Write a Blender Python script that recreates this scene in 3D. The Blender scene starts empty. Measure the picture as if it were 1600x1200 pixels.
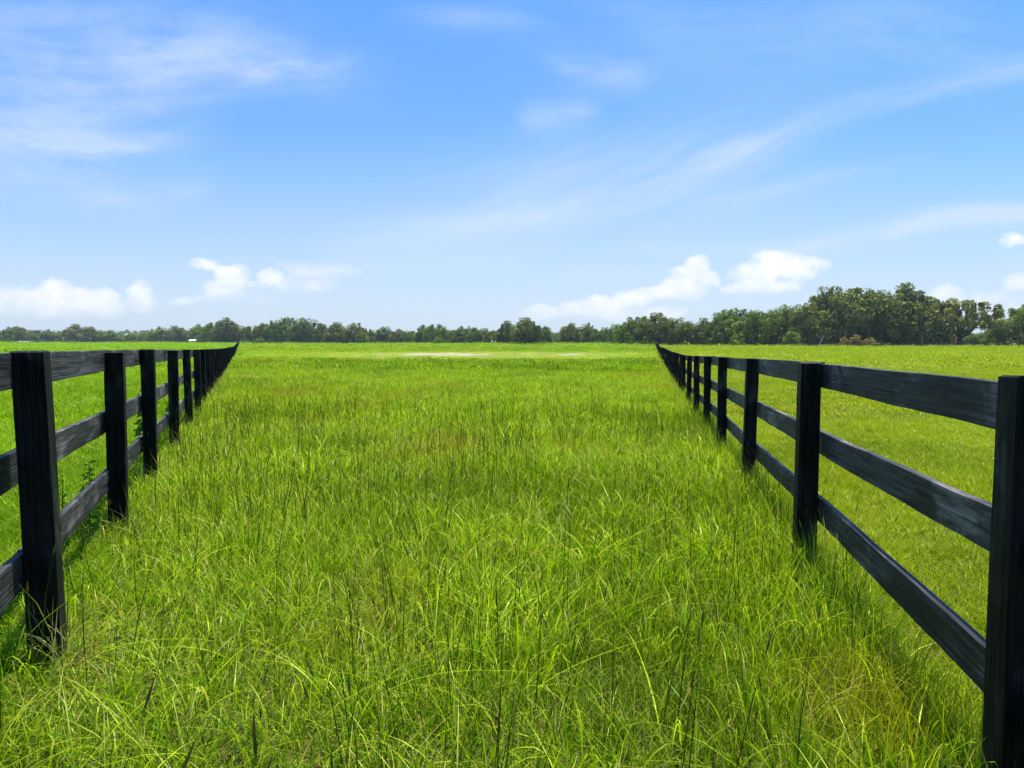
import bpy, math, random
import numpy as np
from mathutils import Vector, Matrix

R = math.radians
sc = bpy.context.scene
COL = sc.collection
F, CX, CY, HOR = 1067.0, 800.0, 600.0, 533.0      # measurements of the photograph, pixels
PITCH = math.atan((CY - HOR) / F)
CAM_Z = 1.44

# ------------------------------------------------------------------ camera
cam_d = bpy.data.cameras.new('camera')
cam = bpy.data.objects.new('camera', cam_d)
COL.objects.link(cam)
cam.location = (0, 0, CAM_Z)
cam.rotation_euler = (R(90) - PITCH, 0, 0)
cam_d.sensor_width = 36.0
cam_d.lens = 36.0 * F / 1600.0
cam_d.clip_start = 0.05
cam_d.clip_end = 9000
sc.camera = cam

# ------------------------------------------------------------------ exposure
sc.view_settings.view_transform = 'Standard'
sc.view_settings.look = 'None'
sc.view_settings.exposure = 0.79
sc.view_settings.gamma = 1.0
sc.cycles.use_denoising = True
sc.cycles.max_bounces = 5
sc.cycles.diffuse_bounces = 2
sc.cycles.glossy_bounces = 1
sc.cycles.transmission_bounces = 3
sc.cycles.volume_bounces = 0

# ------------------------------------------------------------------ sun
SUN_EL, SUN_AZ = R(73), R(24)       # azimuth measured from the view direction to the right
sun_d = bpy.data.lights.new('sun', 'SUN')
sun_d.energy = 5.0
sun_d.angle = R(0.53)
sun_d.color = (1.0, 0.955, 0.88)
sun = bpy.data.objects.new('sun', sun_d)
COL.objects.link(sun)
sdir = Vector((math.sin(SUN_AZ) * math.cos(SUN_EL), math.cos(SUN_AZ) * math.cos(SUN_EL), math.sin(SUN_EL)))
sun.rotation_euler = sdir.to_track_quat('Z', 'Y').to_euler()
sun.location = (30, 30, 60)


# ------------------------------------------------------------------ node maths helper
class S:
    """a float socket with operators"""
    nt = None

    def __init__(s, v):
        s.v = v

    @staticmethod
    def op(name, *a, clamp=False):
        n = S.nt.nodes.new('ShaderNodeMath')
        n.operation = name
        n.use_clamp = clamp
        for i, x in enumerate(a):
            x = x.v if isinstance(x, S) else x
            if isinstance(x, (int, float)):
                n.inputs[i].default_value = x
            else:
                S.nt.links.new(x, n.inputs[i])
        return S(n.outputs[0])

    def __add__(s, o): return S.op('ADD', s, o)
    __radd__ = __add__
    def __sub__(s, o): return S.op('SUBTRACT', s, o)
    def __rsub__(s, o): return S.op('SUBTRACT', o, s)
    def __mul__(s, o): return S.op('MULTIPLY', s, o)
    __rmul__ = __mul__
    def __truediv__(s, o): return S.op('DIVIDE', s, o)
    def max(s, o): return S.op('MAXIMUM', s, o)
    def min(s, o): return S.op('MINIMUM', s, o)
    def pow(s, o): return S.op('POWER', s, o)
    def exp(s): return S.op('EXPONENT', s)


def smooth(x, a, b, lo=0.0, hi=1.0):
    n = S.nt.nodes.new('ShaderNodeMapRange')
    n.interpolation_type = 'SMOOTHSTEP'
    S.nt.links.new(x.v, n.inputs['Value'])
    n.inputs['From Min'].default_value = a
    n.inputs['From Max'].default_value = b
    n.inputs['To Min'].default_value = lo
    n.inputs['To Max'].default_value = hi
    return S(n.outputs[0])


def vec(x, y, z):
    n = S.nt.nodes.new('ShaderNodeCombineXYZ')
    for i, c in enumerate((x, y, z)):
        c = c.v if isinstance(c, S) else c
        if isinstance(c, (int, float)):
            n.inputs[i].default_value = c
        else:
            S.nt.links.new(c, n.inputs[i])
    return n.outputs[0]


def noise(v, scale, detail=4.0, rough=0.55, dist=0.0, dims='3D'):
    n = S.nt.nodes.new('ShaderNodeTexNoise')
    n.noise_dimensions = dims
    n.inputs['Scale'].default_value = scale
    n.inputs['Detail'].default_value = detail
    n.inputs['Roughness'].default_value = rough
    n.inputs['Distortion'].default_value = dist
    if v is not None:
        S.nt.links.new(v, n.inputs['Vector'])
    return S(n.outputs['Fac'])


def mixc(f, a, b, mode='MIX'):
    n = S.nt.nodes.new('ShaderNodeMix')
    n.data_type = 'RGBA'
    n.blend_type = mode
    n.clamp_factor = True
    for k, x in ((0, f), (6, a), (7, b)):
        x = x.v if isinstance(x, S) else x
        if isinstance(x, (int, float)):
            n.inputs[k].default_value = x
        elif isinstance(x, tuple):
            n.inputs[k].default_value = (*x, 1.0)
        else:
            S.nt.links.new(x, n.inputs[k])
    return n.outputs[2]


def ramp(f, stops):
    n = S.nt.nodes.new('ShaderNodeValToRGB')
    cr = n.color_ramp
    while len(cr.elements) < len(stops):
        cr.elements.new(0.5)
    for e, (p, c) in zip(cr.elements, stops):
        e.position = p
        e.color = (*c, 1.0)
    S.nt.links.new(f.v, n.inputs[0])
    return n.outputs[0]


# ------------------------------------------------------------------ world: sky, cirrus and cumulus at infinity
def px_dir(x, y):
    """pixel of the photograph -> tangent-plane direction (east/north, up/north)"""
    a = math.atan((CY - y) / F)
    e = a - PITCH
    u = (x - CX) / F * math.cos(a) / math.cos(e)
    return u, math.tan(e)


world = bpy.data.worlds.new('World')
sc.world = world
world.use_nodes = True
world.cycles.sampling_method = 'MANUAL'
world.cycles.sample_map_resolution = 256
nt = world.node_tree
nt.nodes.clear()
S.nt = nt
out = nt.nodes.new('ShaderNodeOutputWorld')
bg = nt.nodes.new('ShaderNodeBackground')
nt.links.new(bg.outputs[0], out.inputs[0])
sky = nt.nodes.new('ShaderNodeTexSky')
sky.sky_type = 'NISHITA'
sky.sun_disc = False
sky.sun_elevation = SUN_EL
sky.sun_rotation = SUN_AZ
sky.altitude = 0
sky.air_density = 1.0
sky.dust_density = 0.6
sky.ozone_density = 1.5
tc = nt.nodes.new('ShaderNodeTexCoord')
sep = nt.nodes.new('ShaderNodeSeparateXYZ')
nt.links.new(tc.outputs['Generated'], sep.inputs[0])
dx, dy, dz = S(sep.outputs[0]), S(sep.outputs[1]), S(sep.outputs[2])
dyp = dy.max(0.05)
U, V = dx / dyp, dz / dyp
front = smooth(dy, 0.05, 0.25)



def noise3(v, scale, detail, rough=.6):
    n = S.nt.nodes.new('ShaderNodeTexNoise')
    n.inputs['Scale'].default_value = scale
    n.inputs['Detail'].default_value = detail
    n.inputs['Roughness'].default_value = rough
    S.nt.links.new(v, n.inputs['Vector'])
    q = S.nt.nodes.new('ShaderNodeSeparateXYZ')
    S.nt.links.new(n.outputs['Color'], q.inputs[0])
    return S(q.outputs[0]), S(q.outputs[1]), S(q.outputs[2])


w1, w2, _ = noise3(vec(U, V, 0.0), 2.6, 1.0)
Uw, Vw = U + (w1 - 0.5) * 0.12, V + (w2 - 0.5) * 0.08
fib_flat = smooth(noise(vec(Uw * 2.6, Vw * 9.0, 1.0), 2.0, 6.0, 0.6), 0.25, 0.72, 0.12, 1.05)
CR, SR = math.cos(R(19)), math.sin(R(19))
fib_rise = smooth(noise(vec((Uw * CR + Vw * SR) * 2.0, (Vw * CR - Uw * SR) * 16.0, 3.0), 2.0, 6.0, 0.6), 0.25, 0.72, 0.2, 1.05)


def streak(p0, p1, w_px, k, curve=0.0, grain=9.0, seed=0.0):
    (u0, v0), (u1, v1) = px_dir(*p0), px_dir(*p1)
    L = math.hypot(u1 - u0, v1 - v0)
    c, s = (u1 - u0) / L, (v1 - v0) / L
    du, dv = Uw - u0, Vw - v0
    a = (du * c + dv * s) / L
    b = dv * c - du * s
    if curve:
        b = b - (a * (1.0 - a)) * curve
    b = b / (w_px / F)
    g = (b * b * -1.0).exp()
    ends = smooth(a, -0.25, 0.25) * smooth(a, 1.25, 0.75)
    return g * ends * (fib_rise if s > .16 else fib_flat) * k


cir = None
for args in (
    ((-150, 150), (290, 190), 95, 0.80, 0.0, 6, 1.0),
    ((-100, 205), (260, 222), 20, 0.75, -0.02, 12, 2.0),
    ((200, 90), (560, 130), 42, 0.62, -0.02, 9, 3.0),
    ((-100, 40), (420, 60), 60, 0.45, 0.0, 7, 3.5),
    ((360, 118), (540, 112), 16, 0.55, -0.02, 9, 4.0),
    ((640, 40), (840, 30), 22, 0.5, 0.0, 9, 5.0),
    ((860, 110), (1010, 125), 24, 0.6, 0.0, 8, 6.0),
    ((820, 190), (930, 180), 24, 0.5, 0.0, 8, 7.0),
    ((1040, 262), (1760, 40), 17, 0.50, -0.02, 12, 8.0),
    ((720, 330), (1250, 210), 70, 0.6, -0.03, 7, 9.0),
    ((560, 375), (900, 320), 26, 0.75, -0.02, 9, 10.0),
    ((1240, 378), (1800, 322), 15, 1.5, 0.015, 10, 11.0),
    ((980, 385), (1240, 376), 12, 0.4, 0.0, 10, 12.0),
    ((1100, 300), (1400, 265), 12, 0.4, 0.0, 10, 13.0),
    ((900, 60), (1650, 60), 70, 0.35, 0.0, 6, 14.0),
    ((150, 300), (330, 292), 20, 0.35, 0.0, 9, 15.0),
    ((480, 425), (760, 405), 16, 0.45, 0.0, 9, 16.0),
    ((860, 430), (1020, 428), 12, 0.4, 0.0, 9, 17.0),
    ((-60, 265), (200, 270), 40, 0.35, 0.0, 9, 18.0),
):
    m = streak(*args[:4], curve=args[4], grain=args[5], seed=args[6])
    cir = m if cir is None else cir + m
cir = (cir * front).min(0.9)

# cumulus: piled puffs, ragged above, soft below
wob, wob2, wob3 = noise3(vec(U, V * 1.3, 2.0), 15.0, 4.0, 0.62)
Uc, Vc = U + (wob - 0.5) * 0.045, V + (wob2 - 0.5) * 0.034
cum = None
for (x, y, w, h, k) in (
    (12, 466, 46, 22, .85), (40, 458, 30, 16, .7), (82, 452, 34, 20, .95), (75, 470, 60, 22, .9), (125, 464, 40, 18, .85), (165, 458, 34, 15, .75), (170, 474, 60, 18, .7), (218, 452, 28, 20, .95), (225, 470, 34, 18, .7), (60, 484, 110, 16, .6), (-40, 470, 60, 30, .8),
    (322, 410, 30, 12, .75), (350, 425, 26, 16, .8), (368, 430, 30, 22, .9), (352, 448, 50, 16, .6), (424, 432, 22, 13, .75), (400, 446, 60, 10, .4), (472, 416, 50, 14, .42), (530, 420, 50, 13, .40), (475, 440, 90, 16, .36), (290, 472, 40, 9, .5), (360, 465, 100, 14, .36),
    (850, 488, 46, 13, .95), (905, 478, 40, 14, 1), (955, 470, 48, 15, 1), (1005, 461, 50, 16, 1), (1060, 452, 50, 22, 1), (1088, 418, 28, 20, 1.05), (1060, 425, 28, 12, .8), (1108, 436, 26, 12, .9), (1040, 488, 48, 10, .85), (960, 488, 80, 12, .6),
    (1150, 452, 34, 12, .7), (1180, 428, 44, 22, 1), (1212, 404, 44, 22, 1.05), (1250, 415, 44, 22, 1), (1283, 410, 24, 14, .8), (1200, 446, 60, 12, .8),
    (1582, 372, 26, 13, .95), (1478, 462, 34, 17, .95), (1590, 440, 34, 13, .75), (1560, 470, 60, 26, .55), (1680, 440, 90, 40, .9),
):
    u0, v0 = px_dir(x, y)
    a = (Uc - u0) / (w / F)
    b = (Vc - v0) / (h / F)
    b = b.max(b * -0.72)
    g = (1.0 - (a * a + b * b)).max(0.0) * k
    cum = g if cum is None else cum.max(g) + cum.min(g) * 0.35
fine = noise(vec(U, V * 1.2, 0.0), 38.0, 4.0, 0.65)
body = cum + (fine - 0.5) * 0.75 + (wob3 - 0.5) * 0.8
cmask = smooth(body, -0.05, 1.15) * smooth(cum, 0.0, 0.45) * front
veil = smooth(cum, 0.0, 0.9) * 0.25
cmask = cmask.max(veil)
cmask = cmask * smooth(V, 0.0, 0.10, 0.40, 0.97)
puff = smooth(fine * 0.6 + wob3 * 0.4 + (wob2 - 0.5) * 0.5, 0.35, 0.65)
# air near the horizon pales
elev = V.max(0.0)
tint = ramp(elev * 2.0, [(0.0, (0.85, 1.0, 1.22)), (0.14, (0.85, 1.02, 1.25)), (0.5, (0.80, 1.18, 1.56)), (1.0, (0.66, 1.22, 1.98))])
base = mixc(1.0, sky.outputs[0], tint, 'MULTIPLY')
WH = 9.2
milky = smooth(elev, 0.34, 0.0)
base = mixc(milky * 0.62, base, (WH * 0.68, WH * 0.80, WH * 1.0))
wispy = mixc(cir * 0.64, base, (WH * 0.72, WH * 0.82, WH * 1.06))
ccol = mixc(puff, (WH * .88, WH * .93, WH * 1.02), (WH * 1.03, WH * 1.03, WH * 1.03))
full = mixc(cmask, wispy, ccol)
nt.links.new(full, bg.inputs[0])
bg.inputs[1].default_value = 0.066


# ------------------------------------------------------------------ terrain function
LP_Y = [-50, 0, 3, 5.3, 9.7, 14.7, 29, 40, 66, 110, 200, 330, 600, 5000]
LP_D = [.00, .03, .058, .085, .13, .19, .34, .43, .54, .60, .42, .22, .10, .10]
RP_Y = [-50, 0, 2, 4.65, 10, 16, 23.5, 36, 52, 95, 150, 210, 600, 5000]
RP_D = [.07, .10, .11, .15, .25, .35, .48, .56, .60, .58, .36, .14, .10, .10]


def lane_x(Y):
    Yc = np.maximum(Y, -1.5)
    xl = (378 - 800) / F * Yc - 1052 / F
    xr = (1018 - 800) / F * Yc + 1141 / F
    return xl, xr


def ground_z(X, Y):
    X = np.asarray(X, float)
    Y = np.asarray(Y, float)
    xl, xr = lane_x(Y)
    t = np.clip((X - xl) / (xr - xl), 0, 1)
    t = t * t * (3 - 2 * t)
    d = np.interp(Y, LP_Y, LP_D) * (1 - t) + np.interp(Y, RP_Y, RP_D) * t
    z = 0.02 - d
    bowl = np.exp(-((Y - 93) / 19) ** 2) * np.exp(-((X + 6) / 26) ** 2)
    z -= 0.48 * bowl
    z += 0.012 * np.sin(X * 1.7 + Y * .6) * np.sin(Y * 1.3 - X * .4) * np.clip(Y / 6, 0, 1)
    return z


def hash2(ix, iy, seed):
    h = (ix.astype(np.int64) * 374761393 + iy.astype(np.int64) * 668265263 + seed * 974634777) & 0x7fffffff
    h = ((h ^ (h >> 13)) * 1274126177) & 0x7fffffff
    return ((h ^ (h >> 16)) & 0xffff) / 65535.0


def vnoise(x, y, seed=0, octaves=3):
    x = np.asarray(x, float)
    y = np.asarray(y, float)
    out_ = 0
    amp, tot = 1.0, 0.0
    for o in range(octaves):
        ix, iy = np.floor(x), np.floor(y)
        fx, fy = x - ix, y - iy
        fx, fy = fx * fx * (3 - 2 * fx), fy * fy * (3 - 2 * fy)
        a, b = hash2(ix, iy, seed + o), hash2(ix + 1, iy, seed + o)
        c, d = hash2(ix, iy + 1, seed + o), hash2(ix + 1, iy + 1, seed + o)
        out_ = out_ + amp * ((a * (1 - fx) + b * fx) * (1 - fy) + (c * (1 - fx) + d * fx) * fy)
        tot += amp
        amp *= .5
        x, y = x * 2.03 + 11.3, y * 2.03 + 4.7
    return out_ / tot


def sand_amt(X, Y):
    """bare sandy scrapes on the far bank of the hollow"""
    n = vnoise(X * .5, Y * .25, 5, 4)
    s = 0
    for (cx, cy, rx, ry, k) in ((-11.5, 112, 8.5, 6.0, 1.0), (-19, 111, 5, 2.5, .7), (-4.0, 110, 4, 2.6, .7), (9.4, 108, 2.6, 3.6, 1.0), (-13, 99, 9, 1.2, .40)):
        r = ((X - cx) / rx) ** 2 + ((Y - cy) / ry) ** 2
        s = np.maximum(s, k * np.clip(1.35 - r, 0, 1))
    return np.clip(s * 1.1 + (n - .60) * 2.2 * (s > 0), 0, 1)


def link_obj(name, me, parent=None):
    o = bpy.data.objects.new(name, me)
    COL.objects.link(o)
    if parent is not None:
        o.parent = parent
    return o


def tag(o, label=None, cat=None, group=None, kind=None):
    if label: o['label'] = label
    if cat: o['category'] = cat
    if group: o['group'] = group
    if kind: o['kind'] = kind
    return o


def empty(name, loc, rz=0.0):
    o = bpy.data.objects.new(name, None)
    COL.objects.link(o)
    o.location = loc
    o.rotation_euler = (0, 0, rz)
    o.empty_display_size = .3
    return o


def np_mesh(name, verts, faces, mats=(), attrs=None, smooth_sh=False, mat_idx=None):
    """faces: list of (n,k) int arrays"""
    me = bpy.data.meshes.new(name)
    verts = np.asarray(verts, np.float32)
    faces = [np.asarray(f, np.int32) for f in faces if len(f)]
    nl = sum(f.size for f in faces)
    nf = sum(len(f) for f in faces)
    me.vertices.add(len(verts))
    me.vertices.foreach_set('co', verts.ravel())
    me.loops.add(nl)
    me.polygons.add(nf)
    if nf:
        me.loops.foreach_set('vertex_index', np.concatenate([f.ravel() for f in faces]))
        tot = np.concatenate([np.full(len(f), f.shape[1], np.int32) for f in faces])
        st = np.concatenate([[0], np.cumsum(tot)[:-1]]).astype(np.int32)
        me.polygons.foreach_set('loop_start', st)
        me.polygons.foreach_set('loop_total', tot)
        me.polygons.foreach_set('use_smooth', np.full(nf, bool(smooth_sh)))
        if mat_idx is not None:
            me.polygons.foreach_set('material_index', np.asarray(mat_idx, np.int32))
    for m in mats:
        me.materials.append(m)
    for k, (typ, dom, arr) in (attrs or {}).items():
        a = me.attributes.new(k, typ, dom)
        arr = np.asarray(arr)
        if typ == 'FLOAT_VECTOR':
            a.data.foreach_set('vector', arr.astype(np.float32).ravel())
        elif typ == 'INT':
            a.data.foreach_set('value', arr.astype(np.int32))
        else:
            a.data.foreach_set('value', arr.astype(np.float32))
    me.update(calc_edges=True)
    me.validate()
    return me


# ------------------------------------------------------------------ materials
def new_mat(name):
    m = bpy.data.materials.new(name)
    m.use_nodes = True
    m.node_tree.nodes.clear()
    S.nt = m.node_tree
    o = S.nt.nodes.new('ShaderNodeOutputMaterial')
    return m, o


def link(a, b):
    S.nt.links.new(a.v if isinstance(a, S) else a, b)


def attr(name, typ='GEOMETRY'):
    n = S.nt.nodes.new('ShaderNodeAttribute')
    n.attribute_name = name
    n.attribute_type = typ
    return S(n.outputs['Fac'])


def tex(kind='Object'):
    n = S.nt.nodes.new('ShaderNodeTexCoord')
    return n.outputs[kind]


def geo_pos():
    n = S.nt.nodes.new('ShaderNodeNewGeometry')
    return n.outputs['Position']


def scaled(v, sx, sy, sz):
    n = S.nt.nodes.new('ShaderNodeVectorMath')
    n.operation = 'MULTIPLY'
    S.nt.links.new(v, n.inputs[0])
    n.inputs[1].default_value = (sx, sy, sz)
    return n.outputs[0]


def leaf_shader(o, col, trans_col, tfac=0.45, gloss=0.05, rough=0.45):
    d = S.nt.nodes.new('ShaderNodeBsdfDiffuse')
    t = S.nt.nodes.new('ShaderNodeBsdfTranslucent')
    g = S.nt.nodes.new('ShaderNodeBsdfGlossy')
    g.inputs['Roughness'].default_value = rough
    g.inputs['Color'].default_value = (0.9, 1.0, 0.4, 1)
    link(col, d.inputs[0])
    link(trans_col, t.inputs[0])
    m = S.nt.nodes.new('ShaderNodeMixShader')
    m.inputs[0].default_value = tfac
    link(d.outputs[0], m.inputs[1])
    link(t.outputs[0], m.inputs[2])
    m2 = S.nt.nodes.new('ShaderNodeMixShader')
    m2.inputs[0].default_value = gloss
    link(m.outputs[0], m2.inputs[1])
    link(g.outputs[0], m2.inputs[2])
    link(m2.outputs[0], o.inputs[0])


def grass_mat(name, stops, dry_col, gain=1.0):
    """blade colour from the blade's own 'hue', the tuft's 'tint' (0 lush .. 1 dry)"""
    m, o = new_mat(name)
    hue = attr('hue')
    tip = attr('along')
    tint = attr('tint', 'INSTANCER')
    c = ramp(hue, stops)
    c = mixc(smooth(tint, 0.30, 0.0) * 0.45, c, stops[0][1])
    c = mixc(smooth(tint, 0.42, 0.95) * 0.75, c, dry_col)
    c = mixc(tip * 0.35, c, (0.23 * gain, 0.35 * gain, 0.004 * gain))
    t = mixc(1.0, c, (1.4, 1.5, 0.4), 'MULTIPLY')
    leaf_shader(o, c, t, 0.38, 0.022, 0.4)
    return m


GR = [(0.0, (0.014, 0.050, 0.001)), (0.3, (0.055, 0.150, 0.001)), (0.5, (0.160, 0.310, 0.002)), (0.72, (0.36, 0.54, 0.004)), (0.9, (0.55, 0.60, 0.03)), (1.0, (0.60, 0.48, 0.16))]
M_lane = grass_mat('lane_grass', GR, (0.30, 0.22, 0.02))
GR2 = [(0.0, (0.06, 0.12, 0.002)), (0.35, (0.17, 0.25, 0.003)), (0.7, (0.32, 0.37, 0.006)), (0.93, (0.44, 0.43, 0.03)), (1.0, (0.50, 0.42, 0.13))]
M_mown = grass_mat('mown_grass', GR2, (0.32, 0.29, 0.03), 1.2)
M_left = grass_mat('meadow_grass', [(0.0, (0.035, 0.11, 0.001)), (0.4, (0.13, 0.29, 0.002)), (0.8, (0.29, 0.48, 0.004)), (1.0, (0.50, 0.55, 0.02))], (0.26, 0.27, 0.03))
M_stalk = grass_mat('seed_stalk', [(0.0, (0.018, 0.05, 0.004)), (0.5, (0.035, 0.085, 0.006)), (0.8, (0.06, 0.06, 0.02)), (1.0, (0.12, 0.08, 0.035))], (0.03, 0.03, 0.012), .12)
M_dry = grass_mat('dry_stalk', [(0.0, (0.10, 0.09, 0.04)), (0.5, (0.26, 0.20, 0.10)), (1.0, (0.42, 0.33, 0.2))], (0.3, 0.22, 0.12), 1.4)

# ground
M_ground, o = new_mat('field_ground')
p = geo_pos()
sepn = S.nt.nodes.new('ShaderNodeSeparateXYZ')
link(p, sepn.inputs[0])
gx, gy = S(sepn.outputs[0]), S(sepn.outputs[1])
zone = attr('mown')
sand = attr('sand')
far = smooth(gy, 10.0, 90.0)
n_big = noise(scaled(p, 0.05, 0.03, 0.05), 1.0, 4.0)
n_mid = noise(scaled(p, 0.6, 0.25, .6), 1.0, 4.0)
n_fine = noise(p, 7.0, 5.0, 0.7)
thatch = mixc(smooth(noise(p, 60.0, 5.0, .8), .35, .65), (0.018, 0.022, 0.006), (0.13, 0.12, 0.03))
green = mixc(smooth(n_big + (n_mid - 0.5) * 0.8, 0.3, 0.75), (0.10, 0.19, 0.002), (0.18, 0.25, 0.004))
green_m = mixc(smooth(n_big + (n_mid - 0.5) * 0.8, 0.3, 0.75), (0.19, 0.25, 0.004), (0.27, 0.30, 0.008))
green = mixc(zone, green, green_m)
green = mixc(smooth(n_fine, 0.35, 0.75) * 0.3, green, (0.06, 0.12, 0.008))
col = mixc(far, thatch, green)
sandc = mixc(n_mid, (0.24, 0.21, 0.11), (0.38, 0.34, 0.22))
sand2 = smooth(sand + (noise(scaled(p, .8, .35, 1), 1.0, 6.0, .75) - 0.5) * 1.7, 0.32, 0.62) * smooth(sand, 0.02, 0.2)
hollow = smooth((gy - 103.0) * (gy - 103.0) / 500.0 + (gx + 6.0) * (gx + 6.0) / 1100.0, 1.3, 0.3)
col = mixc(hollow * smooth(n_mid, 0.3, 0.7) * 0.7, col, (0.26, 0.24, 0.04))
col = mixc(sand2, col, sandc)
b = S.nt.nodes.new('ShaderNodeBsdfPrincipled')
link(col, b.inputs['Base Color'])
b.inputs['Roughness'].default_value = 0.97
b.inputs['Specular IOR Level'].default_value = 0.1
bm_ = S.nt.nodes.new('ShaderNodeBump')
bm_.inputs['Strength'].default_value = 0.8
bm_.inputs['Distance'].default_value = 0.08
link(noise(p, 5.0, 6.0, 0.75), bm_.inputs['Height'])
link(bm_.outputs[0], b.inputs['Normal'])
link(b.outputs[0], o.inputs[0])


def wood_mat(name, dark, mid, worn, amount, spec=0.2):
    """black-stained timber: grain along local x, knots, rubbed and mossy places"""
    m, o = new_mat(name)
    oc = tex('Object')
    oi = S.nt.nodes.new('ShaderNodeObjectInfo')
    rnd = S(oi.outputs['Random'])
    n0 = S.nt.nodes.new('ShaderNodeVectorMath')
    n0.operation = 'ADD'
    link(oc, n0.inputs[0])
    link(vec(rnd * 37.0, rnd * 11.0, rnd * 5.0), n0.inputs[1])
    v = n0.outputs[0]
    grain = noise(scaled(v, 1.6, 26, 26), 1.0, 6.0, 0.65, 0.6)
    ring = noise(scaled(v, .9, 9, 9), 1.0, 3.0, 0.5, 1.6)
    mott = noise(scaled(v, 2.2, 4, 4), 1.0, 5.0, 0.6, 0.4)
    vor = S.nt.nodes.new('ShaderNodeTexVoronoi')
    vor.inputs['Scale'].default_value = 1.0
    link(scaled(v, 1.3, 6.5, 6.5), vor.inputs['Vector'])
    knot = smooth(S(vor.outputs['Distance']), 0.16, 0.07)
    c = mixc(smooth(grain * 0.6 + ring * 0.4, 0.35, 0.65), dark, mid)
    c = mixc(smooth(mott, 0.50, 0.66) * smooth(grain, 0.3, 0.6) * amount, c, worn)
    c = mixc(knot * 0.8, c, (0.006, 0.006, 0.006))
    finegr = noise(scaled(v, 2.6, 95, 95), 1.0, 3.0, 0.6)
    c = mixc(1.0, c, mixc(smooth(finegr, 0.35, 0.65), (0.55, 0.55, 0.56), (1.5, 1.48, 1.45)), 'MULTIPLY')
    crack = smooth(noise(scaled(v, 1.1, 60, 60), 1.0, 2.0, 0.5), 0.62, 0.70)
    c = mixc(crack * 0.8, c, (0.003, 0.003, 0.003))
    stain = smooth(noise(scaled(v, 3.0, 7, 7), 1.0, 4.0, 0.6, 1.2), 0.55, 0.68)
    c = mixc(stain * 0.7, c, (0.009, 0.010, 0.010))
    c = mixc(1.0, c, mixc(rnd, (0.8, 0.8, 0.82), (1.25, 1.22, 1.18)), 'MULTIPLY')
    b = S.nt.nodes.new('ShaderNodeBsdfPrincipled')
    link(c, b.inputs['Base Color'])
    link(smooth(grain, 0.2, 0.8, 0.5, 0.75), b.inputs['Roughness'])
    b.inputs['Specular IOR Level'].default_value = spec
    bp = S.nt.nodes.new('ShaderNodeBump')
    bp.inputs['Strength'].default_value = 0.55
    bp.inputs['Distance'].default_value = 0.006
    link(grain + finegr * 0.4 + ring * 0.3 - knot * 0.5 - crack, bp.inputs['Height'])
    link(bp.outputs[0], b.inputs['Normal'])
    link(b.outputs[0], o.inputs[0])
    return m


M_board = wood_mat('black_board', (0.008, 0.009, 0.010), (0.062, 0.062, 0.060), (0.21, 0.185, 0.155), 0.85)
M_post = wood_mat('black_post', (0.002, 0.002, 0.002), (0.014, 0.014, 0.013), (0.065, 0.07, 0.045), 0.65, 0.08)


def plain(name, c0, c1, sc_, rough=0.8):
    m, o = new_mat(name)
    c = mixc(smooth(noise(tex('Object'), sc_, 5.0, .6), .3, .7), c0, c1)
    b = S.nt.nodes.new('ShaderNodeBsdfPrincipled')
    link(c, b.inputs['Base Color'])
    b.inputs['Roughness'].default_value = rough
    link(b.outputs[0], o.inputs[0])
    return m


M_bark = plain('oak_bark', (0.05, 0.043, 0.035), (0.11, 0.10, 0.085), 3.0, .9)
M_deadwood = plain('bleached_wood', (0.30, 0.27, 0.22), (0.45, 0.41, 0.35), 2.0, .9)
M_nail = plain('steel_nail', (0.08, 0.08, 0.08), (0.16, 0.14, 0.12), 40.0, .5)
M_white = plain('white_metal', (0.60, 0.60, 0.58), (0.74, 0.74, 0.72), .4, .5)
M_pale = plain('pale_wall', (0.42, 0.40, 0.37), (0.52, 0.50, 0.46), .5, .8)
M_redroof = plain('red_brown_roof', (0.22, 0.10, 0.075), (0.30, 0.15, 0.11), .8, .8)
M_brick = plain('brick_wall', (0.26, 0.14, 0.10), (0.36, 0.21, 0.16), 2.0, .8)
M_dark = plain('dark_opening', (0.015, 0.016, 0.018), (0.03, 0.03, 0.035), 1.0, .3)
M_greyroof = plain('grey_roof', (0.20, 0.20, 0.21), (0.28, 0.28, 0.28), .8, .7)


def foliage_mat(name, stops, trans=(1.2, 1.35, .6), tfac=.3):
    m, o = new_mat(name)
    hue = attr('hue')
    oi = S.nt.nodes.new('ShaderNodeObjectInfo')
    rnd = S(oi.outputs['Random'])
    c = ramp(hue, stops)
    c = mixc(1.0, c, mixc(rnd, (0.82, 0.92, 0.80), (1.5, 1.38, 1.1)), 'MULTIPLY')
    t = mixc(1.0, c, trans, 'MULTIPLY')
    leaf_shader(o, c, t, tfac, 0.04, 0.5)
    return m


M_oak = foliage_mat('oak_leaves', [(0.0, (0.05, 0.085, 0.012)), (0.35, (0.09, 0.14, 0.020)), (0.7, (0.14, 0.20, 0.028)), (0.9, (0.19, 0.235, 0.040)), (1.0, (0.20, 0.19, 0.06))])
M_oakbrown = foliage_mat('mossy_oak_leaves', [(0.0, (0.06, 0.075, 0.022)), (0.35, (0.11, 0.13, 0.036)), (0.7, (0.16, 0.175, 0.048)), (0.9, (0.20, 0.19, 0.066)), (1.0, (0.21, 0.18, 0.085))])
M_moss = foliage_mat('hanging_moss', [(0.0, (0.06, 0.062, 0.042)), (1.0, (0.22, 0.205, 0.15))], (1, 1, .8), .25)
M_lime = foliage_mat('bright_leaves', [(0.0, (0.07, 0.12, 0.015)), (1.0, (0.17, 0.23, 0.03))])
M_brown = foliage_mat('brown_leaves', [(0.0, (0.13, 0.08, 0.04)), (0.5, (0.24, 0.17, 0.08)), (1.0, (0.26, 0.23, 0.09))], (1.1, 1, .6))
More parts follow.
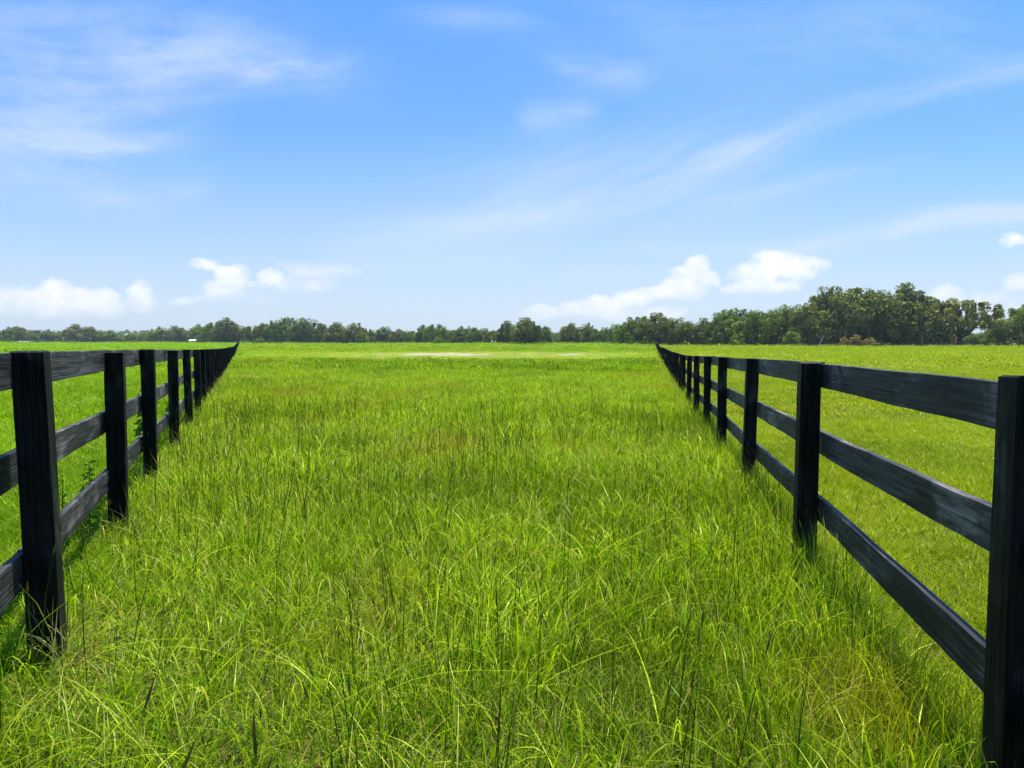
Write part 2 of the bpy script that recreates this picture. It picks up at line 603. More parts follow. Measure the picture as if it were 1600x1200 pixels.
M_weed = foliage_mat('weed_leaves', [(0.0, (0.07, 0.17, 0.012)), (1.0, (0.16, 0.30, 0.02))], (1.3, 1.4, .5), .45)

# ------------------------------------------------------------------ ground sheet
def make_ground():
    def axis(lim, fine_, n_f, growth):
        a = [0.0]
        step = fine_
        while a[-1] < lim:
            a.append(a[-1] + step)
            if len(a) > n_f:
                step *= growth
        return np.array(a)
    ax = axis(2600, 0.5, 80, 1.045)
    xs = np.concatenate([-ax[:0:-1], ax])
    ay = axis(2600, 0.5, 60, 1.022)
    ayb = axis(400, 1.0, 6, 1.25)
    ys = np.concatenate([-ayb[:0:-1], ay])
    Xg, Yg = np.meshgrid(xs, ys)
    Z = ground_z(Xg, Yg)
    n, m = Xg.shape
    idx = np.arange(n * m).reshape(n, m)
    f = np.stack([idx[:-1, :-1], idx[:-1, 1:], idx[1:, 1:], idx[1:, :-1]], -1).reshape(-1, 4)
    xl, xr = lane_x(Yg)
    mown = np.clip((Xg - xr) / 1.0, 0, 1) * (Yg > -3)
    me = np_mesh('ground', np.stack([Xg, Yg, Z], -1).reshape(-1, 3), [f], [M_ground],
                 {'mown': ('FLOAT', 'POINT', mown.ravel()), 'sand': ('FLOAT', 'POINT', sand_amt(Xg, Yg).ravel())}, True)
    g = link_obj('ground', me)
    tag(g, kind='structure')


make_ground()


# ------------------------------------------------------------------ grass: tufts built once, set out by geometry nodes
def blades(rng, n, radius, h0, h1, w0, w1, lean, droop, hue0=0.0, hue1=1.0, segs=3, upright=False):
    th = rng.uniform(0, 2 * np.pi, n)
    r = radius * np.sqrt(rng.uniform(0, 1, n))
    bx, by = r * np.cos(th), r * np.sin(th)
    az = th + rng.normal(0, 1.1, n)
    h = rng.uniform(h0, h1, n)
    w = rng.uniform(w0, w1, n)
    le = np.abs(rng.normal(lean, lean * .6, n)) * h
    dr = np.abs(rng.normal(droop, droop * .6, n)) * h
    fa = az + np.pi / 2 + rng.normal(0, .7, n)           # the blade's flat direction
    hue = np.clip(rng.normal((hue0 + hue1) / 2, (hue1 - hue0) / 3.2, n), 0, 1)
    ts = np.linspace(0, 1, segs + 1)
    V_, al = [], []
    for k, t in enumerate(ts):
        px = bx + np.cos(az) * le * (t * .35 + t * t * .65)
        py = by + np.sin(az) * le * (t * .35 + t * t * .65)
        pz = h * t - dr * t ** 2.6 - .02 * (t == 0)
        wd = w * .5 * (1 - t) ** .6 * (1 if t > 0 else .7)
        if k < segs:
            ox, oy = np.cos(fa) * wd, np.sin(fa) * wd
            V_.append(np.stack([px - ox, py - oy, pz], -1))
            V_.append(np.stack([px + ox, py + oy, pz], -1))
            al += [np.full(n, t)] * 2
        else:
            V_.append(np.stack([px, py, pz], -1))
            al.append(np.full(n, t))
    nv = len(V_)
    verts = np.stack(V_, 1).reshape(-1, 3)
    along = np.stack(al, 1).ravel()
    base_ = (np.arange(n) * nv)[:, None]
    quads = np.concatenate([base_ + np.array([2 * k, 2 * k + 1, 2 * k + 3, 2 * k + 2]) for k in range(segs - 1)])
    tris = base_ + np.array([2 * segs - 2, 2 * segs - 1, 2 * segs])
    return verts, quads, tris, np.repeat(hue, nv), along


def merge(parts):
    Vs, Q, T, H, A = [], [], [], [], []
    off = 0
    for (v, q, t, h, a) in parts:
        Vs.append(v); Q.append(q + off); T.append(t + off); H.append(h); A.append(a)
        off += len(v)
    return np.concatenate(Vs), np.concatenate(Q), np.concatenate(T), np.concatenate(H), np.concatenate(A)


def tuft_object(name, protos, pts, rotz, tilt, scl, tint, mat, label, rng, cat=None):
    Vs, Q, T, H, A, P = [], [], [], [], [], []
    off = 0
    for k, (v, q, t, h, a) in enumerate(protos):
        Vs.append(v); Q.append(q + off); T.append(t + off); H.append(h); A.append(a)
        P.append(np.full(len(v), k))
        off += len(v)
    n = len(pts)
    Vs.append(pts); H.append(np.zeros(n)); A.append(np.zeros(n)); P.append(np.full(n, -1))
    z0 = np.zeros(off)
    rot = np.zeros((off + n, 3))
    rot[off:, 2] = rotz
    rot[off:, 0] = tilt[:, 0]
    rot[off:, 1] = tilt[:, 1]
    s3 = np.ones((off + n, 3))
    s3[off:] = scl
    me = np_mesh(name, np.concatenate(Vs), [np.concatenate(Q), np.concatenate(T)], [mat], {
        'hue': ('FLOAT', 'POINT', np.concatenate(H)), 'along': ('FLOAT', 'POINT', np.concatenate(A)),
        'proto': ('INT', 'POINT', np.concatenate(P)), 'rot': ('FLOAT_VECTOR', 'POINT', rot),
        'scl': ('FLOAT_VECTOR', 'POINT', s3), 'tint': ('FLOAT', 'POINT', np.concatenate([z0, tint])),
        'pick': ('INT', 'POINT', np.concatenate([z0, rng.integers(0, len(protos), n)]))}, True)
    ob = link_obj(name, me)
    tag(ob, label, cat, kind='stuff')
    ng = bpy.data.node_groups.new(name + '_spread', 'GeometryNodeTree')
    ng.interface.new_socket('Geometry', in_out='INPUT', socket_type='NodeSocketGeometry')
    ng.interface.new_socket('Geometry', in_out='OUTPUT', socket_type='NodeSocketGeometry')
    N, L = ng.nodes, ng.links
    gi, go = N.new('NodeGroupInput'), N.new('NodeGroupOutput')

    def na(nm, dt):
        x = N.new('GeometryNodeInputNamedAttribute')
        x.data_type = dt
        x.inputs['Name'].default_value = nm
        return x.outputs['Attribute']
    pr = na('proto', 'INT')

    def pick_geo(k):
        c = N.new('FunctionNodeCompare')
        c.data_type = 'INT'
        c.operation = 'EQUAL'
        L.new(pr, c.inputs[2])
        c.inputs[3].default_value = k
        s = N.new('GeometryNodeSeparateGeometry')
        s.domain = 'POINT'
        L.new(gi.outputs[0], s.inputs[0])
        L.new(c.outputs[0], s.inputs[1])
        return s.outputs[0]
    g2i = N.new('GeometryNodeGeometryToInstance')
    for k in range(len(protos)):
        L.new(pick_geo(k), g2i.inputs[0])
    iop = N.new('GeometryNodeInstanceOnPoints')
    L.new(pick_geo(-1), iop.inputs['Points'])
    L.new(g2i.outputs[0], iop.inputs['Instance'])
    iop.inputs['Pick Instance'].default_value = True
    L.new(na('pick', 'INT'), iop.inputs['Instance Index'])
    e2r = N.new('FunctionNodeEulerToRotation')
    L.new(na('rot', 'FLOAT_VECTOR'), e2r.inputs[0])
    L.new(e2r.outputs[0], iop.inputs['Rotation'])
    L.new(na('scl', 'FLOAT_VECTOR'), iop.inputs['Scale'])
    L.new(iop.outputs[0], go.inputs[0])
    md = ob.modifiers.new('spread', 'NODES')
    md.node_group = ng
    return ob


def scatter(rng, y0, y1, dens, xlim=1.3, region='lane'):
    """jittered points between two distances, inside a wide wedge"""
    step = 1 / math.sqrt(dens)
    xm = max(y1 * xlim, 4.5)
    ys = np.arange(y0, y1, step)
    xs = np.arange(-xm, xm, step)
    X, Y = np.meshgrid(xs, ys)
    X = (X + rng.uniform(-.6, .6, X.shape) * step).ravel()
    Y = (Y + rng.uniform(-.6, .6, Y.shape) * step).ravel()
    k = np.abs(X) < np.maximum(np.abs(Y) * xlim, 4.5)
    X, Y = X[k], Y[k]
    xl, xr = lane_x(Y)
    if region == 'lane':
        k = (X > xl - .15) & (X < xr + .12)
    elif region == 'left':
        k = X <= xl + .05
    else:
        k = X >= xr + .0
    return X[k], Y[k]


def spread(name, protos, bands, region, mat, label, seed, hfun, tfun, keep=None, cat=None, xlim=1.3):
    rng = np.random.default_rng(seed)
    P, SC, TI = [], [], []
    for (y0, y1, dens, ws, hs) in bands:
        X, Y = scatter(rng, y0, y1, dens, xlim, region)
        if keep is not None:
            k = keep(X, Y, rng)
            X, Y = X[k], Y[k]
        hol = np.exp(-((Y - 106) / 24) ** 4) * np.exp(-((X + 6) / 26) ** 4)
        k = (sand_amt(X, Y) < .12) & (hol < rng.uniform(.15, .9, len(X)))
        X, Y = X[k], Y[k]
        h = hfun(X, Y) * hs * rng.uniform(.75, 1.25, len(X))
        w = ws * rng.uniform(.8, 1.25, len(X))
        P.append(np.stack([X, Y, ground_z(X, Y)], -1))
        SC.append(np.stack([w, w, h], -1))
        TI.append(np.clip(tfun(X, Y) + rng.normal(0, .07, len(X)), 0, 1))
    P, SC, TI = np.concatenate(P), np.concatenate(SC), np.concatenate(TI)
    n = len(P)
    print(name, n)
    tilt = rng.normal(0, .10, (n, 2))
    return tuft_object(name, protos, P, rng.uniform(0, 6.283, n), tilt, SC, TI, mat, label, rng, cat)


rg = np.random.default_rng(11)
near_protos = []
for k in range(8):
    near_protos.append(merge([
        blades(rg, 36, .14, .07, .20, .0028, .0060, .50, .18, -.1, .9, 3),
        blades(rg, 12, .13, .18, .33, .0030, .0066, .42, .22, .0, .95, 4),
        blades(rg, 34, .17, .02, .09, .004, .009, 1.1, .3, .05, 1.0, 2),
        blades(rg, 2, .08, .28, .44, .0035, .0065, .6, .42, .45, 1.0, 5)]))
mid_protos = []
for k in range(6):
    mid_protos.append(merge([
        blades(rg, 120, .42, .10, .26, .009, .017, .48, .20, .1, 1.0, 3),
        blades(rg, 30, .42, .28, .42, .007, .012, .5, .35, .3, .95, 3)]))
far_protos = []
for k in range(5):
    far_protos.append(merge([blades(rg, 260, 1.6, .14, .28, .03, .06, .45, .2, .2, .95, 2)]))
vfar_protos = []
for k in range(4):
    vfar_protos.append(merge([blades(rg, 420, 5.0, .14, .26, .12, .25, .5, .2, .2, .95, 2)]))


def lane_h(X, Y):
    n = vnoise(X * .55, Y * .4, 3, 3)
    xl, xr = lane_x(Y)
    edge = np.exp(-np.abs(X - xr) / .7) * .35 + np.exp(-np.abs(X - xl) / .6) * .3
    low = np.clip((Y - 58) / 25, 0, 1) * np.clip((135 - Y) / 20, 0, 1)
    post = np.exp(-((X + 2.1) ** 2 + (Y - 3.0) ** 2) / .35)
    return (.60 + .62 * n + edge * .45) * (1 - .62 * low) * (1 - .5 * post) * (1 - .35 * np.exp(-np.abs(X - xl) / .5)) * (1 + .30 * np.exp(-np.abs(X - xr) / .3))


def lane_t(X, Y):
    n = vnoise(X * .28 + 5, Y * .16, 21, 4)
    n2 = vnoise(X * 1.1, Y * .6, 8, 3)
    low = np.exp(-((Y - 98) / 26) ** 2) * np.exp(-((X + 6) / 30) ** 2)
    bare = np.exp(-((X - 1.45) / .45) ** 2 - ((Y - 2.7) / .6) ** 2) + .8 * np.exp(-((X + 2.5) / .4) ** 2 - ((Y - 3.3) / .4) ** 2)
    band = np.exp(-((Y - 25) / 5) ** 2) * .10 + np.exp(-((Y - 17) / 2) ** 2) * .05
    return np.clip((n - .40) * 1.7 + (n2 - .5) * 1.1 + .05 + low * .35 + bare * .6 + band * (n > .42), 0, 1)


spread('lane_grass', near_protos, [(-2.5, 7, 66, 1.0, 1.0), (7, 13, 38, 1.3, 1.0)], 'lane', M_lane, 'tall uneven green grass growing in the lane between the fences', 1, lane_h, lane_t)
spread('lane_grass', mid_protos, [(13, 24, 9, 1.0, 1.0), (24, 42, 5, 1.2, 1.0)], 'lane', M_lane, 'green grass further along the lane between the fences', 2, lane_h, lane_t)
spread('lane_grass', far_protos + [], [(42, 75, .8, 1.0, .95), (75, 150, .35, 1.3, .8)], 'lane', M_lane, 'distant green grass filling the widening lane', 3, lane_h, lane_t)
spread('lane_grass', vfar_protos + [], [(150, 400, .04, 1.0, .45)], 'lane', M_lane, 'far green grass before the tree line', 4, lane_h, lane_t, xlim=.95)

left_h = lambda X, Y: .50 + .45 * vnoise(X * .4, Y * .3, 13, 3)
left_t = lambda X, Y: np.clip((vnoise(X * .2, Y * .12, 31, 3) - .45) * 1.5 + .1, 0, 1)
spread('meadow_grass', near_protos, [(-2.5, 8, 60, 1.1, .9), (8, 13, 32, 1.4, .9)], 'left', M_left, 'green meadow grass behind the left fence', 5, left_h, left_t)
spread('meadow_grass', mid_protos, [(13, 42, 4.5, 1.25, .8)], 'left', M_left, 'meadow grass stretching away beyond the left fence', 6, left_h, left_t)
spread('meadow_grass', far_protos, [(42, 150, .3, 1.4, .8)], 'left', M_left, 'distant meadow grass left of the left fence', 7, left_h, left_t, xlim=.95)
spread('meadow_grass', vfar_protos, [(150, 470, .03, 1.2, .45)], 'left', M_left, 'far meadow grass before the left tree line', 8, left_h, left_t, xlim=.9)

mown_near, mown_mid, mown_far = [], [], []
for k in range(6):
    mown_near.append(merge([blades(rg, 90, .17, .05, .13, .003, .0055, .7, .3, .1, .95, 3), blades(rg, 26, .17, .10, .19, .003, .005, .6, .35, .2, 1.0, 3)]))
    mown_mid.append(merge([blades(rg, 260, .6, .06, .16, .009, .016, .6, .25, .1, .95, 2)]))
    mown_far.append(merge([blades(rg, 420, 3.0, .08, .17, .05, .10, .5, .2, .1, .9, 2)]))
mown_h = lambda X, Y: .75 + .5 * vnoise(X * .6, Y * .5, 17, 3)


def mown_t(X, Y):
    s = vnoise(X * .05, (Y - X * .18) * .55, 41, 2)
    f = np.clip((60 - Y) / 40, .35, 1)
    return np.clip((vnoise(X * .5, Y * .4, 43, 3) - .5) * 1.2 * f + (s - .5) * .9 + .38, 0, 1)


spread('mown_grass', mown_near, [(-2.5, 9, 48, 1.0, 1.0), (9, 15, 26, 1.3, 1.0)], 'right', M_mown, 'short mown grass behind the right fence', 9, mown_h, mown_t)
spread('mown_grass', mown_mid, [(15, 48, 2.8, 1.2, .8)], 'right', M_mown, 'short mown grass further into the right paddock', 10, mown_h, mown_t)
spread('mown_grass', mown_far, [(48, 200, .14, 1.2, .55)], 'right', M_mown, 'distant mown grass of the right paddock', 12, mown_h, mown_t, xlim=.95)


# dark upright seed stalks
def stalk(rng, n, radius, h0, h1):
    v, q, t, h, a = blades(rng, n, radius, h0, h1, .0042, .0062, .10, .03, -.1, .65, 3)
    v2, q2, t2, h2, a2 = blades(rng, n, radius, h0 * .9, h1 * .9, .0075, .010, .10, .02, .5, 1.0, 3)
    # seed heads: a thicker piece on the stem's upper part
    nv = len(v) // n
    tip = v.reshape(n, nv, 3)[:, -1]
    below = v.reshape(n, nv, 3)[:, -3]
    hd = []
    for k in range(n):
        d = (tip[k] - below[k])
        d = d / np.linalg.norm(d)
        p0 = tip[k] - d * .06
        p1 = tip[k] + d * .015
        s = np.array([-d[1] + .3, 1.0, 0]) * .0030
        hd.append(np.array([p0, (p0 * .6 + p1 * .4) + s, p1, (p0 * .6 + p1 * .4) - s]))
    hv = np.concatenate(hd)
    hq = (np.arange(n) * 4)[:, None] + np.arange(4)
    return merge([(v, q, t, h, a), (hv, hq, np.zeros((0, 3), int), np.full(len(hv), .85), np.zeros(len(hv)))])


stalk_protos = [stalk(rg, 5, .14, .36, .80) for k in range(6)]


def stalk_keep(X, Y, rng):
    n = vnoise(X * .5, Y * .35, 55, 3)
    side = np.where(X < .2, .14, 0)
    return rng.uniform(0, 1, len(X)) < np.clip((n + side - .36) * 2.4, .12, 1)


spread('seed_stalks', stalk_protos, [(-2.0, 8, 22, 1.0, .94), (8, 15, 11, 1.2, .92), (15, 24, 2.5, 1.2, .8)], 'lane', M_stalk,
       'thin dark upright seed stalks standing above the lane grass', 14, lambda X, Y: .85 + .3 * vnoise(X, Y, 61, 2), lambda X, Y: .3 + 0 * X, stalk_keep)

# coarse bright clumps
coarse_protos = [merge([blades(rg, 30, .11, .16, .36, .007, .0135, .48, .30, .4, .95, 5), blades(rg, 14, .10, .08, .2, .005, .010, .8, .3, .2, .8, 3)]) for k in range(6)]


def coarse_keep(X, Y, rng):
    n = vnoise(X * .8 + 3, Y * .6, 91, 3)
    return rng.uniform(0, 1, len(X)) < np.clip((n + np.where(X > 0, .08, 0) - .48) * 4, .05, 1)


spread('coarse_grass', coarse_protos, [(-2.0, 8, 14, 1.0, .95), (8, 24, 6, 1.4, 1.1)], 'lane', M_lane, 'coarse bright green grass clumps standing in the lane', 16,
       lambda X, Y: .8 + .35 * vnoise(X, Y, 63, 2), lambda X, Y: .34 + 0 * X, coarse_keep)

# long pale arching blades
arch_protos = [merge([blades(rg, 3, .05, .40, .62, .005, .0085, .85, .75, .55, .95, 7)]) for k in range(8)]
spread('arching_grass', arch_protos, [(-2.0, 16, 2.4, 1.0, .85)], 'lane', M_lane, 'long pale grass blades arching over the lane grass', 15, lambda X, Y: .8 + .4 * vnoise(X, Y, 62, 2), lambda X, Y: .35 + 0 * X)


# ------------------------------------------------------------------ fences
def board_mesh(L, hgt, thk, rng, segs, name):
    """a plank along local x, slightly bowed, edges nicked and eased"""
    xs = np.linspace(0, L, segs + 1)
    bow = rng.normal(0, .006) * np.sin(np.pi * xs / L) + .0015 * np.sin(xs * 5 + rng.uniform(0, 6))
    cup = rng.normal(0, .004) * np.sin(np.pi * xs / L)
    e = .0022
    prof = [(-thk / 2, -hgt / 2 + e), (-thk / 2 + e, -hgt / 2), (thk / 2 - e, -hgt / 2), (thk / 2, -hgt / 2 + e),
            (thk / 2, hgt / 2 - e), (thk / 2 - e, hgt / 2), (-thk / 2 + e, hgt / 2), (-thk / 2, hgt / 2 - e)]
    lo = np.interp(xs, np.linspace(0, L, 40), rng.normal(0, .0018, 40)) + (rng.uniform(0, 1, len(xs)) > .97) * .004
    hi = np.interp(xs, np.linspace(0, L, 40), rng.normal(0, .0012, 40))
    V_ = []
    for i, x in enumerate(xs):
        for (y, z) in prof:
            V_.append((x, y + cup[i], z + bow[i] + (lo[i] if z < 0 else hi[i])))
    n = len(prof)
    q = []
    for i in range(segs):
        for k in range(n):
            a, b_ = i * n + k, i * n + (k + 1) % n
            q.append((a, b_, b_ + n, a + n))
    caps = [tuple(range(n))[::-1], tuple(segs * n + k for k in range(n))]
    return np_mesh(name, V_, [np.array(q), np.array(caps)], [M_board])


def post_mesh(w, H, rng, name):
    """square post along local x (so the grain follows it); the object is turned upright"""
    zs = np.linspace(-.35, H, 12)
    V_, n = [], 8
    e = .005
    h = w / 2
    prof = [(-h, -h + e), (-h + e, -h), (h - e, -h), (h, -h + e), (h, h - e), (h - e, h), (-h + e, h), (-h, h - e)]
    bx, by = rng.normal(0, .006), rng.normal(0, .006)
    for z in zs:
        s = 1 + .025 * math.sin(z * 3 + bx * 500) + rng.normal(0, .008)
        for (y, x) in prof:
            V_.append((z, y * s + bx * math.sin(z * 1.5), x * s + by * math.sin(z * 1.5)))
    top0 = len(V_)
    for (y, x) in prof:
        V_.append((H + .006, y * .88, x * .88))
    q = []
    for i in range(len(zs)):
        for k in range(n):
            a, b_ = i * n + k, i * n + (k + 1) % n
            q.append((a, b_, b_ + n, a + n))
    return np_mesh(name, V_, [np.array(q), np.array([[top0 + k for k in range(n)]])], [M_post])


def join_world(name, items, mat, parent):
    """far pieces in one mesh: items = (mesh, matrix)"""
    Vs, Q, off = [], [], 0
    for me, mx in items:
        v = np.empty(len(me.vertices) * 3, np.float32)
        me.vertices.foreach_get('co', v)
        v = v.reshape(-1, 3)
        m = np.array(mx)
        v = v @ m[:3, :3].T + m[:3, 3]
        Vs.append(v)
        for pl in me.polygons:
            Q.append(tuple(off + i for i in pl.vertices))
        off += len(v)
    V_ = np.concatenate(Vs)
    by = {}
    for f in Q:
        by.setdefault(len(f), []).append(f)
    return link_obj(name, np_mesh(name, V_, [np.array(f) for f in by.values()], [mat]), parent)


FH, BW, BT, PW = 1.42, .158, .036, .128
OFFS = (BW / 2, .455 + BW / 2, .90 + BW / 2)


def fence(name, pts, outer, label, seed, near_n=100):
    """pts: post positions (x, y); outer = +1 / -1, the side the planks are nailed to"""
    rng = np.random.default_rng(seed)
    root = empty(name, (pts[0][0], pts[0][1], float(ground_z(*pts[0]))))
    tag(root, label, 'fence')
    inv = Matrix.Translation(-root.location)
    P = [Vector((x, y, float(ground_z(x, y)))) for x, y in pts]
    dirs = []
    for i in range(len(P)):
        a, b_ = P[max(i - 1, 0)], P[min(i + 1, len(P) - 1)]
        dirs.append(Vector(((b_ - a).x, (b_ - a).y, 0)).normalized())
    posts = [post_mesh(PW, FH + .004, rng, 'post') for _ in range(10)]
    far_p, far_b = [], []
    order = sorted(range(len(P)), key=lambda i: P[i].y)
    for i, pnt in enumerate(P):
        d = dirs[i]
        mx = Matrix.Translation(pnt) @ Matrix.Rotation(math.atan2(d.y, d.x), 4, 'Z') @ Matrix.Rotation(rng.normal(0, .012), 4, 'X') @ Matrix.Rotation(rng.normal(0, .012), 4, 'Y') @ Matrix.Rotation(-math.pi / 2, 4, 'Y')
        me = posts[i % 10]
        if i < near_n:
            o_ = link_obj('post', me, root)
            o_.matrix_local = inv @ mx
        else:
            far_p.append((me, inv @ mx))
    todo = []
    for r, off in enumerate(OFFS):
        i = 0
        while i < len(P) - 1:
            j = min(i + (1 if (i == 0 and r == 1) else 2), len(P) - 1)
            todo.append((i, r, off, j))
            i = j
    for nb, (i, r, off, j) in enumerate(sorted(todo)):
        pa, pb = P[i], P[j]
        dd = Vector(((pb - pa).x, (pb - pa).y, 0)).normalized()
        n_ = Vector((dd.y, -dd.x, 0)) * outer
        A = pa + n_ * (PW / 2 + BT / 2 + .002) + Vector((0, 0, FH - off + rng.normal(0, .004)))
        B = pb + n_ * (PW / 2 + BT / 2 + .002) + Vector((0, 0, FH - off + rng.normal(0, .004)))
        ax = (B - A)
        L = ax.length - .006
        ax.normalize()
        up = Vector((0, 0, 1)) - ax * ax.z
        up.normalize()
        yv = up.cross(ax)
        mx = Matrix((ax, yv, up)).transposed().to_4x4()
        mx.translation = A + ax * .003
        if nb < 99:
            o_ = link_obj('rail', board_mesh(L, BW, BT, rng, 48 if pa.y < 30 else 6, 'rail'), root)
            o_.matrix_local = inv @ mx
        else:
            far_b.append((L, inv @ mx))
    if far_p:
        tag(join_world('post', far_p, M_post, root), kind='stuff')
    if far_b:
        tag(join_world('rail', [(board_mesh(L, BW, BT, rng, 2, 'tmp'), m) for (L, m) in far_b], M_board, root), kind='stuff')
    return root


def fence_line(ys, v, k):
    return [((v - 800) / F * y + k / F, y) for y in ys]


yl = [-1.2, 1.0, 3.25, 5.2, 7.08, 9.6, 12.45, 14.9]
while yl[-1] < 330:
    yl.append(yl[-1] + 2.32)
yr = [-0.7, 1.99, 4.63, 7.38, 10.2, 13.0, 15.95, 19.4, 22.6]
while yr[-1] < 222:
    yr.append(yr[-1] + 2.85)
left_pts = fence_line(yl, 378, -1052)
right_pts = fence_line(yr, 1018, 1141)
left_pts[2] = (-2.150, 3.08)
right_pts[1] = (right_pts[1][0] + .05, 1.99)

fence('paddock_fence', left_pts, -1, 'black three-rail timber fence receding on the left of the tall-grass lane', 71)
fence('paddock_fence', right_pts, 1, 'black three-rail timber fence on the right, beside the mown paddock', 72)


# dry stalks and weeds left unmown round the posts
def collar():
    rng = np.random.default_rng(77)
    P, SC, TI = [], [], []
    for pts, sx in ((left_pts, 1), (right_pts, -1)):
        for i, (x, y) in enumerate(pts[:44]):
            m = 7 if y < 12 else 6
            for k in range(m):
                px, py = x + sx * rng.uniform(-.02, .22) , y + rng.normal(-.06, .14)
                P.append((px, py, float(ground_z(px, py))))
                s = rng.uniform(.8, 1.3) * (1 if y < 15 else 1.25)
                SC.append((s, s, s * rng.uniform(.7, 1.0)))
                TI.append(rng.uniform(.0, .6))
    protos = [merge([blades(rng, 7, .06, .22, .48, .003, .006, .55, .35, .1, 1.0, 5), blades(rng, 3, .05, .3, .5, .004, .006, .25, .1, .3, .9, 3)]) for _ in range(6)]
    P = np.array(P)
    tuft_object('dry_grass', protos, P, rng.uniform(0, 6.28, len(P)), rng.normal(0, .15, (len(P), 2)), np.array(SC), np.array(TI), M_dry, 'dry straw-coloured stalks left standing round the fence posts', rng)


collar()


# ------------------------------------------------------------------ trees
def tube(path, radii, sides=7):
    V_, q = [], []
    path = [Vector(p) for p in path]
    for i, p in enumerate(path):
        d = (path[min(i + 1, len(path) - 1)] - path[max(i - 1, 0)]).normalized()
        a = d.orthogonal().normalized()
        b_ = d.cross(a)
        for k in range(sides):
            t = 2 * math.pi * k / sides
            V_.append(p + (a * math.cos(t) + b_ * math.sin(t)) * radii[i])
    for i in range(len(path) - 1):
        for k in range(sides):
            a, b_ = i * sides + k, i * sides + (k + 1) % sides
            q.append((a, b_, b_ + sides, a + sides))
    return [tuple(v) for v in V_], q


def leaf_cloud(rng, cen, rad, per, size, flat=.72, hang=0.0):
    """many small leaf-cluster faces over and through each clump"""
    n = len(cen)
    c = np.repeat(cen, per, 0)
    r = np.repeat(rad, per)
    d = rng.normal(0, 1, (n * per, 3))
    d /= np.linalg.norm(d, axis=1)[:, None]
    rr = r * rng.uniform(.35, 1.12, n * per) ** .6
    p = c + d * rr[:, None] * np.array([1, 1, flat])
    p[:, 2] -= hang * rng.uniform(0, 1, n * per) ** 2 * (d[:, 2] < 0)
    nrm = d * .55 + rng.normal(0, .75, d.shape) + np.array([0, 0, .35])
    nrm /= np.linalg.norm(nrm, axis=1)[:, None]
    ref = rng.normal(0, 1, d.shape)
    a = np.cross(nrm, ref)
    a /= np.linalg.norm(a, axis=1)[:, None]
    b_ = np.cross(nrm, a)
    s = size * rng.uniform(.5, 1.25, n * per)
    s1, s2 = s[:, None] * .5, s[:, None] * .5 * rng.uniform(.45, 1, n * per)[:, None]
    V_ = np.stack([p - a * s1, p - b_ * s2 + a * s1 * .2, p + a * s1, p + b_ * s2 - a * s1 * .1], 1).reshape(-1, 3)
    f = np.arange(n * per * 4).reshape(-1, 4)
    tone = np.repeat(rng.uniform(0, 1, n), per) * .6 + rng.uniform(0, 1, n * per) * .4
    return V_, f, np.repeat(tone, 4)


